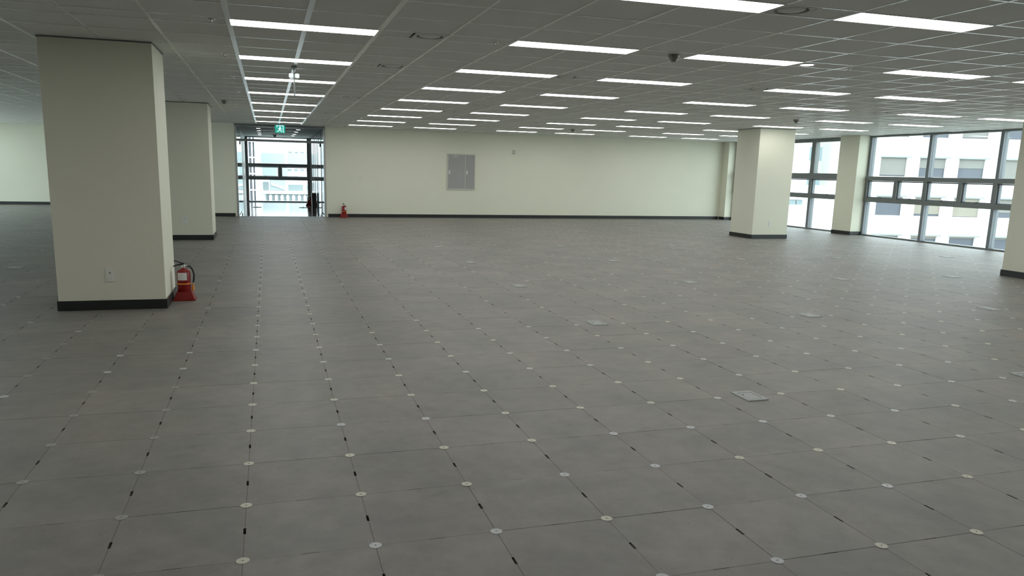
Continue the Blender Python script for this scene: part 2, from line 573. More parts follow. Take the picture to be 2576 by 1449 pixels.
for i in range(-18, 27):
    for (ya, yb, r, strip) in ylines:
        x0, x1 = GX0 + i * U, GX0 + (i + 1) * U
        if strip and ((i, r) in lamps or (i - 1, r) in lamps):
            continue
        if strip and (i, r) in DIFFUSERS:
            c = DIFFUSERS[(i, r)]
            if c < (x0 + x1) / 2:
                x0 = c + 0.152
            else:
                x1 = c - 0.152
        ytop = YB if (x0 + x1) / 2 > XR else YL
        x0c, x1c, yac, ybc = max(x0, XL), min(x1, XW), max(ya, YF), min(yb, ytop)
        if x1c - x0c < 0.03 or ybc - yac < 0.03:
            continue
        tiles.append((seen_area(x0c, yac, x1c, ybc, HC), x0c, yac, x1c, ybc))
tiles.sort(key=lambda t: -t[0])
TZ0, TZ1 = HC + 0.0015, HC + 0.016
tm = {}
for a, x0, y0, x1, y1 in tiles[:300]:
    key = (round(x1 - x0, 3), round(y1 - y0, 3))
    if key not in tm:
        hx, hy = key[0] / 2 - 0.0115, key[1] / 2 - 0.0115
        tm[key] = MB().frustum(-hx, -hy, hx, hy, 0.0, -hx - 0.003, -hy - 0.003, hx + 0.003, hy + 0.003, TZ1 - TZ0).mesh('ceiling_tile', M_TILE)
    link('ceiling_tile', tm[key], ceiling, ((x0 + x1) / 2, (y0 + y1) / 2, TZ0 + random.uniform(-0.001, 0.0025)))
rest = MB()
for a, x0, y0, x1, y1 in tiles[300:]:
    z = TZ0 + random.uniform(-0.001, 0.002)
    rest.box(x0 + 0.0105, y0 + 0.0105, z, x1 - 0.0105, y1 - 0.0105, z + 0.014)
tag(rest.build('ceiling_tile_field', M_TILE, ceiling), 'remaining grey ceiling tiles', kind='stuff')
# tees: long bars run away from the camera, short ones across
TW = 0.0115
for i in range(-18, 27):
    x = GX0 + i * U
    if XL + 0.05 < x < XW - 0.05:
        ytop = YB if x > XR else YL
        wd = TW * (1.8 if i in (0, 1, 2) else 1.0)
        MB().box(x - wd, YF, HC - 0.0005, x + wd, ytop - 0.002, HC + 0.03).build('grid_bar', M_TEE, ceiling)
for (ya, yb, r, strip) in ylines:
    y = ya
    if YF + 0.05 < y < YL - 0.05:
        x1 = XW - 0.002 if y < YB - 0.05 else XR - 0.002
        MB().box(XL, y - TW, HC, x1, y + TW, HC + 0.028).build('grid_bar', M_TEE, ceiling)
# wall angle round the edge
b = MB()
b.box(XR, YB - 0.025, HC - 0.001, XW, YB - 0.0005, HC + 0.02)
b.box(XW - 0.03, YF, HC - 0.001, XW - 0.0005, YB, HC + 0.02)
b.box(XL, YL - 0.025, HC - 0.001, XR, YL - 0.0005, HC + 0.02)
struct(b.build('trim_1', M_TEE), 'white metal edge trim of the ceiling')

g = MB()
lx, ly = 0.602, 0.150
for (x0, y0, x1, y1) in ((-lx, -ly, lx, -ly + 0.007), (-lx, ly - 0.007, lx, ly), (-lx, -ly + 0.007, -lx + 0.007, ly - 0.007), (lx - 0.007, -ly + 0.007, lx, ly - 0.007)):
    g.box(x0, y0, -0.003, x1, y1, 0.035)
lamp_frame = g.mesh('frame', M_LFRAME)
lamp_diff = MB().box(-lx + 0.007, -ly + 0.007, -0.0015, lx - 0.007, ly - 0.007, 0.012).mesh('diffuser', M_DIFF)
lamp_body = MB().box(-lx + 0.01, -ly + 0.01, 0.013, lx - 0.01, ly - 0.01, 0.05).mesh('housing', M_LFRAME)
colname = ['leftmost', 'second', 'third', 'fourth', 'fifth', 'sixth', 'seventh']
for (k, r), ci in sorted(lamps.items(), key=lambda t: (t[1], t[0][1])):
    x = GX0 + (k + 1) * U; y = Y0 + r * PITCH
    vis = seen_area(x - lx, y - ly, x + lx, y + ly, HC) > 0
    if ci > 6:
        lab = 'added unseen ceiling light above the camera left of the foreground pillar' if ci == 7 else 'added ceiling light left outside the photo, %s from the front' % ORD[r + 3]
        t = thing('ceiling_light', lab, 'ceiling light', (x, y, HC), 0, 'added ceiling lights left of the photo')
        link('frame', lamp_frame, t); link('diffuser', lamp_diff, t); link('housing', lamp_body, t)
        continue
    first = min(rr for (kk, rr) in lamps if kk == k and seen_area(GX0 + (kk + 1) * U - lx, Y0 + rr * PITCH - ly, GX0 + (kk + 1) * U + lx, Y0 + rr * PITCH + ly, HC) > 0)
    if vis:
        pos = ORD[r - first] + ' from the camera'
    else:
        pos = 'out of view %s' % ORD[first - r]
    lab = 'lit white ceiling light, %s, in the %s column%s' % (pos, colname[ci], '' if ci == 0 else ' from the left')
    t = thing('ceiling_light', lab, 'ceiling light', (x, y, HC), 0, 'lit ceiling light panels')
    link('frame', lamp_frame, t); link('diffuser', lamp_diff, t); link('housing', lamp_body, t)

# air diffusers
g = MB().box(-0.140, -0.140, -0.003, 0.140, -0.127, 0.01).box(-0.140, 0.127, -0.003, 0.140, 0.140, 0.01).box(-0.140, -0.127, -0.003, -0.127, 0.127, 0.01).box(0.127, -0.127, -0.003, 0.140, 0.127, 0.01)
dplate = g.mesh('frame', M_TILE)
# square plate with a round mouth
n = 40; g = MB(); vs = []; fs = []
for k in range(n):
    a = 2 * math.pi * k / n + math.pi / 4
    c, s = math.cos(a), math.sin(a); q = 0.1275 / max(abs(c), abs(s))
    vs += [(q * c, q * s, 0.0), (0.120 * c, 0.120 * s, 0.0), (0.105 * c, 0.105 * s, 0.030)]
for k in range(n):
    a, b_ = 3 * k, 3 * ((k + 1) % n)
    fs += [(a, a + 1, b_ + 1, b_), (a + 1, a + 2, b_ + 2, b_ + 1)]
fs.append(tuple(3 * k + 2 for k in range(n)))
g.add(vs, fs)
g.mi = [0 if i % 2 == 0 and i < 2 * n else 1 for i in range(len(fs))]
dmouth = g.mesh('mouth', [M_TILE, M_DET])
ddish = MB().lathe([(0.028, -0.006), (0.070, -0.005), (0.093, 0.001), (0.098, 0.009), (0.094, 0.012)], 36).mesh('dish', M_TILE, True)
dl = {(2, 0): 'round air diffuser beside the nearest light of the leftmost column',
      (2, 1): 'round air diffuser beside the second light of the leftmost column',
      (2, 3): 'round air diffuser beside the fourth light of the leftmost column',
      (2, 5): 'round air diffuser beside the sixth light of the leftmost column',
      (6, -1): 'largest round air diffuser, at the top edge beside the cut off light',
      (6, 1): 'round air diffuser at the right end of the third light of the second column',
      (6, 4): 'round air diffuser right of the sixth light of the second column',
      (10, 1): 'round air diffuser at the left end of the second light of the fourth column',
      (10, 5): 'round air diffuser left of the sixth light of the fourth column',
      (17, 2): 'round air diffuser left of the nearest light of the sixth column',
      (17, 4): 'round air diffuser left of the third light of the sixth column'}
for (i, r), x in DIFFUSERS.items():
    t = thing('air_diffuser', dl[(i, r)], 'air vent', (x, Y0 + r * PITCH, HC), 0, 'round ceiling air diffusers')
    link('frame', dplate, t); link('mouth', dmouth, t); link('dish', ddish, t)

# recessed downlight
t = thing('downlight', 'small round lit downlight beside a light of the third column', 'downlight', (5.47, Y0, HC))
MB().lathe([(0.066, 0.0), (0.080, -0.004), (0.092, -0.001), (0.092, 0.004)], 28).build('ring', M_LFRAME, t, True)
MB().lathe([(0.062, -0.0052), (0.064, -0.0045)], 28).build('lens', mat('downlight_lens', (0.9, 0.9, 0.9), 0.5, emit=(1, 1, 0.97), estr=2.2), t)
# smoke detectors
det = MB().lathe([(0.016, -0.066), (0.030, -0.060), (0.036, -0.040), (0.052, -0.026), (0.056, -0.004), (0.056, 0.0015)], 24).mesh('shell', M_DET, True)
dled = MB().lathe([(0.003, -0.003), (0.005, 0.0), (0.003, 0.003)], 8, c=(0.046, -0.020, -0.030)).mesh('indicator', M_WHITE)
for x, y, lab in ((3.94, Y0, 'cone shaped smoke detector between the second and third light columns'),
                  (-0.588, 12.366, 'cone shaped smoke detector near the second left pillar'),
                  (8.05, 16.87, 'cone shaped smoke detector low above the right half of the back wall'),
                  (10.3, 10.55, 'cone shaped smoke detector above the far right pillar')):
    t = thing('smoke_detector', lab, 'smoke detector', (x, y, HC), 0, 'ceiling smoke detectors')
    link('shell', det, t); link('indicator', dled, t)
# sprinklers
spr = MB().lathe([(0.010, -0.030), (0.013, -0.028), (0.005, -0.020), (0.006, -0.006), (0.030, -0.004), (0.032, 0.0012)], 14).mesh('sprinkler_head', M_STEEL, True)
sl = [(-0.262, 4.05, 'nearest'), (-0.262, 6.07, 'second'), (-0.262, 8.19, 'third'), (-0.262, 10.4, 'fourth')]
for x, y, nme in sl:
    tag(link('sprinkler_head', spr, None, (x, y, HC)), '%s small sprinkler head left of the leftmost light column' % nme, 'sprinkler', 'ceiling sprinkler heads')
for x, y, nme in ((2.147, 4.157, 'left of the second light of the second column'), (6.02, 4.15, 'right of the lit round downlight'),
                  (7.60, 4.36, 'under the nearest light of the fourth column'), (7.95, 6.2, 'right of the second light of the fourth column'),
                  (4.03, 8.37, 'left of the fourth light of the third column'), (11.9, 6.2, 'in the upper right corner of the photo')):
    tag(link('sprinkler_head', spr, None, (x, y, HC)), 'small sprinkler head ' + nme, 'sprinkler', 'ceiling sprinkler heads')

# thin panel hanging edge-on with two bright lamps
t = thing('hanging_panel_light', 'thin panel with two small bright lamps hanging edge-on from the ceiling', 'ceiling fixture', (0.468, 6.83, HC))
MB().box(-0.030, -0.10, -0.022, 0.030, 0.10, 0.0).build('mount', M_AL, t)
MB().box(-0.006, -0.012, -0.095, 0.006, 0.012, -0.022).build('stem', M_AL, t)
for s in (-1, 1):
    MB().lathe([(0.012, -0.026), (0.026, -0.020), (0.026, 0.016), (0.018, 0.024), (0.005, 0.026)], 14, c=(0.034 * s, 0, -0.100)).build('lamp_head', mat('bright_lamp', (0.8, 0.85, 0.85), 0.25, emit=(0.85, 1, 0.97), estr=0.75), t, True)
MB().box(-0.005, -0.12, -0.33, 0.005, 0.12, -0.10).build('panel', M_AL, t)

# ------------------------------------------------------------------ windows
sash_cache = {}


def window(name, loc, rotz, width, mull, awn, label, head=0.05, deep=0.13, mw=0.080, fin_top=None, t1=(1.452, 1.560), t2=(0.895, 1.000), frame=M_AL, fin=M_ALP):
    """floor to ceiling window. local x runs along the wall, y points outwards. mull: mullion centres; awn: dividers of the vent row"""
    t = struct(link(name, None, None, loc, rotz), label)
    top = HC - 0.003
    MB().box(0, -0.01, 0.001, width, deep, 0.038).build('sill', frame, t)
    MB().box(0, -0.01, top - head, width, deep, top).build('head', frame, t)
    MB().box(0, -0.025, t1[0], width, deep, t1[1]).build('transom', frame, t)
    MB().box(0, -0.025, t2[0], width, deep, t2[1]).build('transom', frame, t)
    ms = [0.03] + list(mull) + [width - 0.03]
    for x in ms:
        MB().box(x - mw / 2, 0.0, 0.038, x + mw / 2, deep + 0.02, t2[0]).build('mullion', fin, t)
        mt_ = mw * (1.7 if fin_top else 1.0)
        MB().box(x - mt_ / 2, 0.0, t1[1], x + mt_ / 2, deep + 0.02, top - head).build('mullion', fin_top or fin, t)
    for a, c in zip(ms[:-1], ms[1:]):
        MB().box(a + mw / 2, 0.06, 0.038, c - mw / 2, 0.072, t2[0]).build('pane', M_GLASS, t)
        MB().box(a + mw / 2, 0.06, t1[1], c - mw / 2, 0.072, top - head).build('pane', M_GLASS, t)
    av = sorted(set([0.03] + list(mull) + list(awn) + [width - 0.03]))
    for x in av:
        MB().box(x - 0.055, -0.020, t2[1], x + 0.055, deep, t1[0]).build('vent_post', frame, t)
    for a, c in zip(av[:-1], av[1:]):
        x0, x1, z0, z1, f = a + 0.057, c - 0.057, t2[1] + 0.002, t1[0] - 0.002, 0.028
        g = MB()
        g.box(x0, 0.02, z0, x1, 0.085, z0 + f); g.box(x0, 0.02, z1 - f, x1, 0.085, z1)
        g.box(x0, 0.02, z0 + f, x0 + f, 0.085, z1 - f); g.box(x1 - f, 0.02, z0 + f, x1, 0.085, z1 - f)
        s = g.build('vent_sash', fin, t)
        MB().box(x0 + f, 0.05, z0 + f, x1 - f, 0.060, z1 - f).build('pane', M_GLASS, s)
        xm = (x0 + x1) / 2
        h = MB().box(xm - 0.018, -0.004, z0 + 0.004, xm + 0.018, 0.02, z0 + 0.024)
        h.tube([(xm, -0.004, z0 + 0.014), (xm + 0.012, -0.022, z0 + 0.026), (xm + 0.075, -0.026, z0 + 0.034)], 0.006, 8)
        h.build('handle', M_AL, s)
    return t


# right wall: local x runs towards the camera (-y), outwards is +x
HALF = -math.pi / 2
window('window_1', (XW, 20.22, 0), HALF, 20.22 - 14.86, [20.22 - 20.15, 20.22 - 18.22, 20.22 - 16.33], [], 'narrow window bay behind the far right pillar', head=0.11, mw=0.10, fin_top=M_AL, t1=(1.455, 1.62), t2=(0.905, 1.01))
window('window_2', (XW, 14.14, 0), HALF, 14.14 - 6.60, [14.14 - 12.2 + 0.02, 14.14 - 10.31 + 0.02, 14.14 - 8.42], [14.14 - 13.10, 14.14 - 11.18, 14.14 - 9.3, 14.14 - 7.5], 'wide window bay at the right with awning vents')
window('window_3', (XW, 5.9, 0), HALF, 9.5, [1.9, 3.8, 5.7, 7.6], [0.95, 2.85, 4.75, 6.65, 8.55], 'window bay beyond the right edge')
window('window_4', (XL, 9.0, 0), math.pi / 2, 17.1, [2.0 * k for k in range(1, 9)], [], 'windows on the far left side')

# ------------------------------------------------------------------ entrance and lift hall
HX0, HX1, HY = -0.70, 1.80, 30.1
HHC = 2.60
floor_h = struct(MB().box(-0.95, YB, -0.12, 2.05, HY + 0.2, -0.0005).build('floor_hall', mat('polished_stone', (0.33, 0.34, 0.36), 0.07, spec=0.8, vary=0.04, vscale=1.2)), 'polished stone floor of the hall')
struct(MB().box(-0.95, YB + 0.16, HHC, 2.05, HY + 0.2, HHC + 0.1).build('ceiling_hall', mat('hall_ceiling', (0.62, 0.64, 0.62), 0.8)), 'hall ceiling with round downlights')
M_POL = mat('polished_panel', (0.10, 0.105, 0.10), 0.05, spec=1.0)
M_HALL = mat('hall_stone', (0.30, 0.30, 0.27), 0.5)
wl = struct(MB().box(HX0 - 0.25, YB + 0.16, 0, HX0 - 0.01, HY + 0.2, HHC).build('wall_hall_left', M_HALL), 'left wall of the hall')
for k, (y0, y1) in enumerate(((YB + 0.2, 22.1), (22.12, 23.3), (23.32, 24.4))):
    MB().box(HX0 - 0.012, y0, 0.02, HX0 + 0.004, y1, HHC - 0.02).build('panel', M_POL, wl)
wr = struct(MB().box(HX1 + 0.01, YB + 0.16, 0, HX1 + 0.25, HY + 0.2, HHC).build('wall_hall_right', M_DARK), 'right wall of the hall with polished panels')
ys = [YB + 0.2, 21.6, 22.8, 24.0, 24.9, 26.1, 27.2, 28.5, HY - 0.02]
for y0, y1 in zip(ys[:-1], ys[1:]):
    MB().box(HX1 - 0.004, y0 + 0.03, 0.02, HX1 + 0.012, y1 - 0.03, HHC - 0.02).build('panel', M_POL, wr)
    MB().box(HX1 - 0.012, y1 - 0.03, 0.0, HX1 + 0.012, y1 + 0.03, HHC).build('joint_bar', M_AL, wr)
window('window_5', (HX0, HY, 0), 0, HX1 - HX0, [], [1.32], 'window at the end of the hall', head=0.05, deep=0.14, mw=0.13, t1=(1.415, 1.542), t2=(0.888, 1.015), fin=M_AL)

dr = struct(link('door_1', None), 'glass entrance with steel jambs, transom bar and open glass leaves')
MB().box(DX0, YB - 0.012, 0, DX0 + 0.05, YB + 0.165, 2.555).build('jamb', M_STEEL, dr)
MB().box(DX1 - 0.05, YB - 0.012, 0, DX1, YB + 0.165, 2.555).build('jamb', M_STEEL, dr)
MB().box(DX0, YB - 0.012, 2.555, DX1, YB + 0.165, HC - 0.001).build('header', M_AL, dr)
MB().box(DX0 + 0.05, YB + 0.05, 2.135, DX1 - 0.05, YB + 0.11, 2.20).build('transom_bar', M_AL, dr)
MB().box(DX0 + 0.05, YB + 0.075, 2.20, DX1 - 0.05, YB + 0.087, 2.555).build('transom_pane', M_GLASS_T, dr)
MB().box(DX0, YB - 0.004, -0.002, DX1, YB + 0.16, 0.004).build('threshold', M_AL, dr)
for s, x in ((0, HX0 + 0.10), (1, HX1 - 0.16)):
    lf = MB().box(x - 0.006, YB + 0.14, 0.012, x + 0.006, YB + 1.22, 2.13).build('leaf', M_GLASS, dr)
    lf['label'] = 'open glass leaf'
    MB().box(x - 0.016, YB + 0.12, 2.04, x + 0.016, YB + 0.34, 2.134).build('top_patch', M_BLACK, lf)
    MB().box(x - 0.016, YB + 0.12, 0.006, x + 0.016, YB + 0.34, 0.09).build('bottom_patch', M_STEEL, lf)
# downlights of the hall
hm1 = MB().lathe([(0.062, -0.006), (0.078, -0.003), (0.078, 0.001)], 20).mesh('ring', M_LFRAME, True)
hm2 = MB().lathe([(0.060, -0.008), (0.061, -0.0062)], 20).mesh('lens', mat('hall_lens', (0.9, 0.9, 0.9), 0.5, emit=(1, 1, 0.98), estr=9.0))
for sx, x, nm in ((0, -0.105, 'left'), (1, 1.10, 'right')):
    for k, y in enumerate((22.7, 24.5, 26.35, 27.95)):
        t = thing('hall_downlight', '%s round downlight from the entrance in the %s row of the hall' % (ORD[k], nm), 'downlight', (x, y, HHC), 0, 'hall downlights')
        link('ring', hm1, t); link('lens', hm2, t)
tag(link('sprinkler_head', MB().lathe([(0.012, -0.10), (0.03, -0.085), (0.075, -0.012), (0.08, 0.0)], 18).mesh('sprinkler_head', M_DET, True), None, (0.43, 27.5, HHC)), 'dark cone fitting on the hall ceiling against the bright window', 'ceiling fitting')
for x, nm in ((-0.26, 'left'), (1.33, 'right')):
    t = thing('floor_stop_plate', 'dark metal strip on the polished hall floor, %s one' % nm, 'floor plate', (x, 25.8, 0.0))
    MB().frustum(-0.15, -0.06, 0.15, 0.06, 0.0, -0.145, -0.055, 0.145, 0.055, 0.012).build('plate', M_AL, t)
    MB().lathe([(0.012, 0.012), (0.012, 0.03), (0.009, 0.033)], 10).build('stud', M_STEEL, t)
t = thing('waste_bin', 'dark upright bin by the right wall of the hall', 'bin', (1.70, 25.6, 0))
MB().frustum(-0.07, -0.12, 0.07, 0.12, 0.0, -0.08, -0.13, 0.08, 0.13, 0.50).build('body', mat('dark_brown_bin', (0.075, 0.07, 0.075), 0.5), t)
MB().frustum(-0.083, -0.133, 0.083, 0.133, 0.50, -0.07, -0.12, 0.07, 0.12, 0.54).build('lid', M_DET, t)

# green exit sign in front of the entrance
M_EXG = mat('exit_green', (0.01, 0.25, 0.16), 0.4, emit=(0.02, 0.42, 0.30), estr=0.75)
M_EXW = mat('exit_white', (0.7, 0.85, 0.9), 0.4, emit=(0.55, 0.85, 1.0), estr=1.0)
t = thing('exit_sign', 'lit green exit sign hanging from the ceiling before the glass entrance', 'exit sign', (0.51, 20.25, HC))
MB().box(-0.15, -0.02, -0.245, 0.15, 0.02, -0.012).build('case', M_AL, t)
face = MB().box(-0.137, -0.0225, -0.234, 0.137, -0.0195, -0.022).build('face', M_EXG, t)
MB().box(-0.03, -0.015, -0.012, 0.03, 0.015, 0.0).build('bracket', M_AL, t)
g = MB()   # running figure and doorway of the pictogram


def bar(p, q, wd):
    (x0, z0), (x1, z1) = p, q
    d = Vector((x1 - x0, z1 - z0)); nn = Vector((-d.y, d.x)).normalized() * wd / 2
    g.prism([(x0 - nn.x, z0 - nn.y), (x1 - nn.x, z1 - nn.y), (x1 + nn.x, z1 + nn.y), (x0 + nn.x, z0 + nn.y)], -0.026, -0.0225, axis='y')


bar((-0.085, -0.035), (0.085, -0.035), 0.018); bar((0.085, -0.027), (0.085, -0.225), 0.018); bar((-0.085, -0.027), (-0.085, -0.085), 0.018)
g.prism([(0.0 + 0.022 * math.cos(a * math.pi / 6), -0.075 + 0.022 * math.sin(a * math.pi / 6)) for a in range(12)], -0.026, -0.0225, axis='y')
bar((0.0, -0.095), (-0.012, -0.155), 0.034); bar((0.0, -0.105), (0.05, -0.125), 0.016); bar((-0.002, -0.105), (-0.055, -0.118), 0.016)
bar((-0.012, -0.150), (0.035, -0.175), 0.02); bar((0.035, -0.172), (0.03, -0.215), 0.018); bar((-0.014, -0.150), (-0.05, -0.19), 0.02); bar((-0.05, -0.188), (-0.085, -0.20), 0.018)
g.build('pictogram', M_EXW, face)

# ------------------------------------------------------------------ fire extinguishers
em = {}
em['stand'] = MB().frustum(-0.123, -0.105, 0.123, 0.105, 0.0, -0.085, -0.078, 0.085, 0.078, 0.105).mesh('stand', M_REDP)
em['stand_rim'] = MB().box(-0.126, -0.108, 0.0, 0.126, 0.108, 0.012).mesh('stand_rim', M_REDP)
R_ = 0.079
em['cylinder'] = MB().lathe([(R_ - 0.006, 0.035), (R_, 0.045), (R_, 0.334), (R_ - 0.004, 0.350), (R_ - 0.013, 0.363), (R_ - 0.030, 0.373), (0.024, 0.379), (0.021, 0.390)], 36).mesh('cylinder', M_RED, True)
em['band'] = MB().lathe([(R_ + 0.0005, 0.196), (R_ + 0.0022, 0.197), (R_ + 0.0022, 0.207), (R_ + 0.0005, 0.208)], 36).mesh('band', M_YEL, True)
# paper label curved round the front
g = MB(); vs = []; fs = []
nk = 14
for k in range(nk + 1):
    a = math.radians(-90 - 54 + 84 * k / nk)
    for r_ in (R_ + 0.0006, R_ + 0.0018):
        for z in (0.247, 0.338):
            vs.append((r_ * math.cos(a), r_ * math.sin(a), z))
for k in range(nk):
    a, c = 4 * k, 4 * k + 4
    fs += [(a + 2, c + 2, c + 3, a + 3), (a, a + 1, c + 1, c), (a + 1, a + 3, c + 3, c + 1), (a, c, c + 2, a + 2)]
fs += [(0, 2, 3, 1), (4 * nk, 4 * nk + 1, 4 * nk + 3, 4 * nk + 2)]
g.add(vs, fs)
em['paper_label'] = g.mesh('paper_label', M_PAPER)
em['valve'] = MB().lathe([(0.019, 0.388), (0.019, 0.398), (0.026, 0.400), (0.026, 0.422), (0.017, 0.428), (0.012, 0.432)], 20).tube([(0.02, 0, 0.412), (0.05, 0, 0.414)], 0.012, 12).mesh('valve', M_STEEL, True)
em['lower_handle'] = MB().tube([(0.0, 0, 0.427), (-0.035, 0, 0.430), (-0.075, 0, 0.424), (-0.115, 0, 0.408)], [0.011, 0.010, 0.009, 0.006], 8).mesh('lower_handle', M_BLACK, True)
em['lever'] = MB().tube([(0.014, 0, 0.440), (-0.012, 0, 0.444), (-0.05, 0, 0.462), (-0.085, 0, 0.474), (-0.105, 0, 0.474)], [0.011, 0.010, 0.008, 0.007, 0.005], 8).mesh('lever', M_BLACK, True)
em['hose'] = MB().tube([(0.048, 0, 0.414), (0.070, -0.004, 0.410), (0.095, -0.010, 0.385), (0.112, -0.014, 0.345), (0.119, -0.018, 0.30), (0.114, -0.020, 0.25), (0.106, -0.022, 0.212)], 0.0105, 12).mesh('hose', M_BLACK, True)
em['hose_ferrule'] = MB().tube([(0.106, -0.022, 0.214), (0.105, -0.022, 0.192)], 0.0125, 12).mesh('hose_ferrule', M_STEEL, True)
em['nozzle'] = MB().tube([(0.105, -0.022, 0.192), (0.104, -0.022, 0.16), (0.103, -0.022, 0.118)], [0.011, 0.013, 0.015], 12).mesh('nozzle', M_ORANGE, True)


def extinguisher(loc, rotz, label, sc=1.0):
    t = thing('fire_extinguisher', label, 'fire extinguisher', loc, rotz, 'red fire extinguishers on stands')
    t.scale = (sc, sc, sc)
    st = link('stand', em['stand'], t); link('stand_rim', em['stand_rim'], st)
    cy = link('cylinder', em['cylinder'], t)
    for k in ('band', 'paper_label'):
        link(k, em[k], cy)
    va = link('valve', em['valve'], t)
    link('lever', em['lever'], va); link('lower_handle', em['lower_handle'], va)
    ho = link('hose', em['hose'], t)
    link('hose_ferrule', em['hose_ferrule'], ho); link('nozzle', em['nozzle'], ho)
    return t


extinguisher((-0.778, 6.085, 0.0006), 0.0, 'red fire extinguisher beside the large left foreground pillar', 0.9)
extinguisher((2.275, YB - 0.16, 0.0006), math.radians(62), 'red fire extinguisher by the black skirting right of the entrance', 0.9)
extinguisher((1.62, 27.3, 0.0), math.radians(-20), 'dark red fire extinguisher inside the hall against the bright window', 0.9)

# ------------------------------------------------------------------ wall fittings
op = MB().frustum(-0.040, 0.0, 0.040, 0.060 * 0 + 0.008, -0.065, -0.040, 0.0, 0.040, 0.008, 0.065).mesh('plate', M_WHITE)


def wall_outlet(x, y, z, label, sc=1.0):
    t = thing('wall_outlet', label, 'wall outlet', (x, y, z), 0, 'white wall outlets')
    g = MB(); g.box(-0.040, -0.007, -0.065, 0.040, -0.0005, 0.065)
    g.build('plate', M_WHITE, t)
    MB().box(-0.022, -0.0095, -0.045, 0.022, -0.007, 0.045).build('insert', M_WHITE, t)
    MB().box(-0.006, -0.0105, 0.018, 0.006, -0.0095, 0.030).build('socket', M_HOLE, t)
    return t


wall_outlet(-1.411, P1[1], 0.352, 'white outlet plate low on the large left foreground pillar')
wall_outlet(-1.43, P2[1], 0.391, 'white outlet plate low on the second left pillar')
wall_outlet(11.82, P3[1], 0.361, 'white outlet plate low on the far right pillar')
wall_outlet(11.085, YB, 0.328, 'white outlet plate low on the back wall, right half')

t = thing('electrical_cabinet', 'grey two door electrical cabinet set in the cream back wall', 'cabinet', (5.875, YB, 0.86))
CW, CH = 0.448, 1.10
g = MB()
g.box(-CW, -0.022, 0, -CW + 0.035, -0.0005, CH); g.box(CW - 0.035, -0.022, 0, CW, -0.0005, CH)
g.box(-CW + 0.035, -0.022, 0, CW - 0.035, -0.0005, 0.035); g.box(-CW + 0.035, -0.022, CH - 0.035, CW - 0.035, -0.0005, CH)
g.build('frame', M_CABF, t)
MB().box(0.108, -0.020, 0.035, 0.135, -0.0005, CH - 0.035).build('centre_post', M_CABF, t)
for x0, x1, hx in ((-CW + 0.038, 0.105, -CW + 0.075), (0.138, CW - 0.038, 0.185)):
    d = MB().box(x0, -0.014, 0.038, x1, -0.0005, CH - 0.038).build('door', M_CAB, t)
    h = MB().box(hx - 0.020, -0.019, 0.48, hx + 0.020, -0.014, 0.59)
    h.box(hx - 0.008, -0.028, 0.49, hx + 0.008, -0.019, 0.56)
    h.build('handle', M_WHITE, d)
MB().box(-0.26, -0.0155, CH - 0.10, -0.10, -0.014, CH - 0.07).build('name_plate', M_CABF, t)
t = thing('wall_sensor', 'small grey box high on the back wall right of the cabinet', 'wall sensor', (7.575, YB, 2.057))
MB().box(-0.035, -0.03, -0.055, 0.035, -0.0005, 0.055).build('case', M_CAB, t)
MB().box(-0.02, -0.036, -0.02, 0.02, -0.03, 0.03).build('eye', M_WHITE, t)
M_PATCH = mat('cover_paint', (0.665, 0.665, 0.565), 0.5)
for x, nm in ((2.50, 'left'), (2.80, 'right')):
    t = thing('cover_plate', 'faint cream blank plate on the back wall near the entrance, %s one' % nm, 'cover plate', (x, YB, 1.16))
    MB().box(-0.06, -0.005, -0.06, 0.06, -0.0005, 0.06).build('plate', M_PATCH, t)
    for z in (-0.042, 0.042):
        MB().box(-0.004, -0.0065, z - 0.004, 0.004, -0.005, z + 0.004).build('screw', M_STEEL, t)

# ------------------------------------------------------------------ outside
struct(MB().box(-260, -120, -16.5, 260, 300, -16.0).build('ground_outside', mat('street_grey', (0.35, 0.35, 0.34), 0.9)))
H_R = Vector((RIGHT.x, RIGHT.y, 0)).normalized()
H_F = Vector((FWD.x, FWD.y, 0)).normalized()
ANG = math.atan2(H_R.y, H_R.x)


def facade_origin(D):
    p = CAM + H_F * D
    return (p.x, p.y, 0)


def upx(px, D):           # offset along a facade that faces the room squarely
    return (px - FW / 2 - PPX) / F_PX * D / 1.0176


M_WINB = mat('office_pane', (0.085, 0.095, 0.115), 0.3, spec=0.3)
M_BLIND = mat('roller_blind', (0.185, 0.185, 0.170), 0.8)
M_BLIND2 = mat('roller_blind_warm', (0.235, 0.215, 0.175), 0.8)
M_WTRIM = mat('office_window_trim', (0.24, 0.26, 0.255), 0.6)
D = 68.0
bo = thing('office_building', 'white office block with blind covered windows seen through the wide window bay', 'building', facade_origin(D), ANG)
u0, u1 = upx(2187, D), upx(2187, D) + 42
zc = CAM.z
rows_z = []
for k in range(-4, 4):
    zb = zc + (0.0050 + 0.0510 * k) * D / 1.022
    rows_z.append((zb, zb + 0.0244 * D / 1.022, k))
MB().box(u0, 0.5, -16, u1, 14, 17).build('core', M_BRICKW, bo)
MB().box(u0, 0.0, 13.6, u1, 0.5, 17).build('parapet', M_BRICKW, bo)
prev = -16.0
for zb, zt, k in rows_z:
    MB().box(u0, 0.0, prev, u1, 0.5, zb).build('spandrel', M_BRICKW, bo)
    prev = zt
MB().box(u0, 0.0, prev, u1, 0.5, 13.6).build('spandrel', M_BRICKW, bo)
per = 98.5 / F_PX * D / 1.0176
wid = 67.0 / F_PX * D / 1.0176
BL = {(0, 0): 0.92, (0, 1): 0.52, (0, 2): 0.48, (0, 3): 0.97, (-1, 0): 0.30, (-1, 1): 0.88, (-1, 2): 0.97, (-1, 3): 0.72, (-2, 0): 0.1, (-2, 1): 0.12, (-2, 2): 0.08, (-2, 3): 0.1}
blinds = [0.9, 0.5, 0.48, 1.0, 0.62, 0.2, 0.85, 0.95, 0.55]
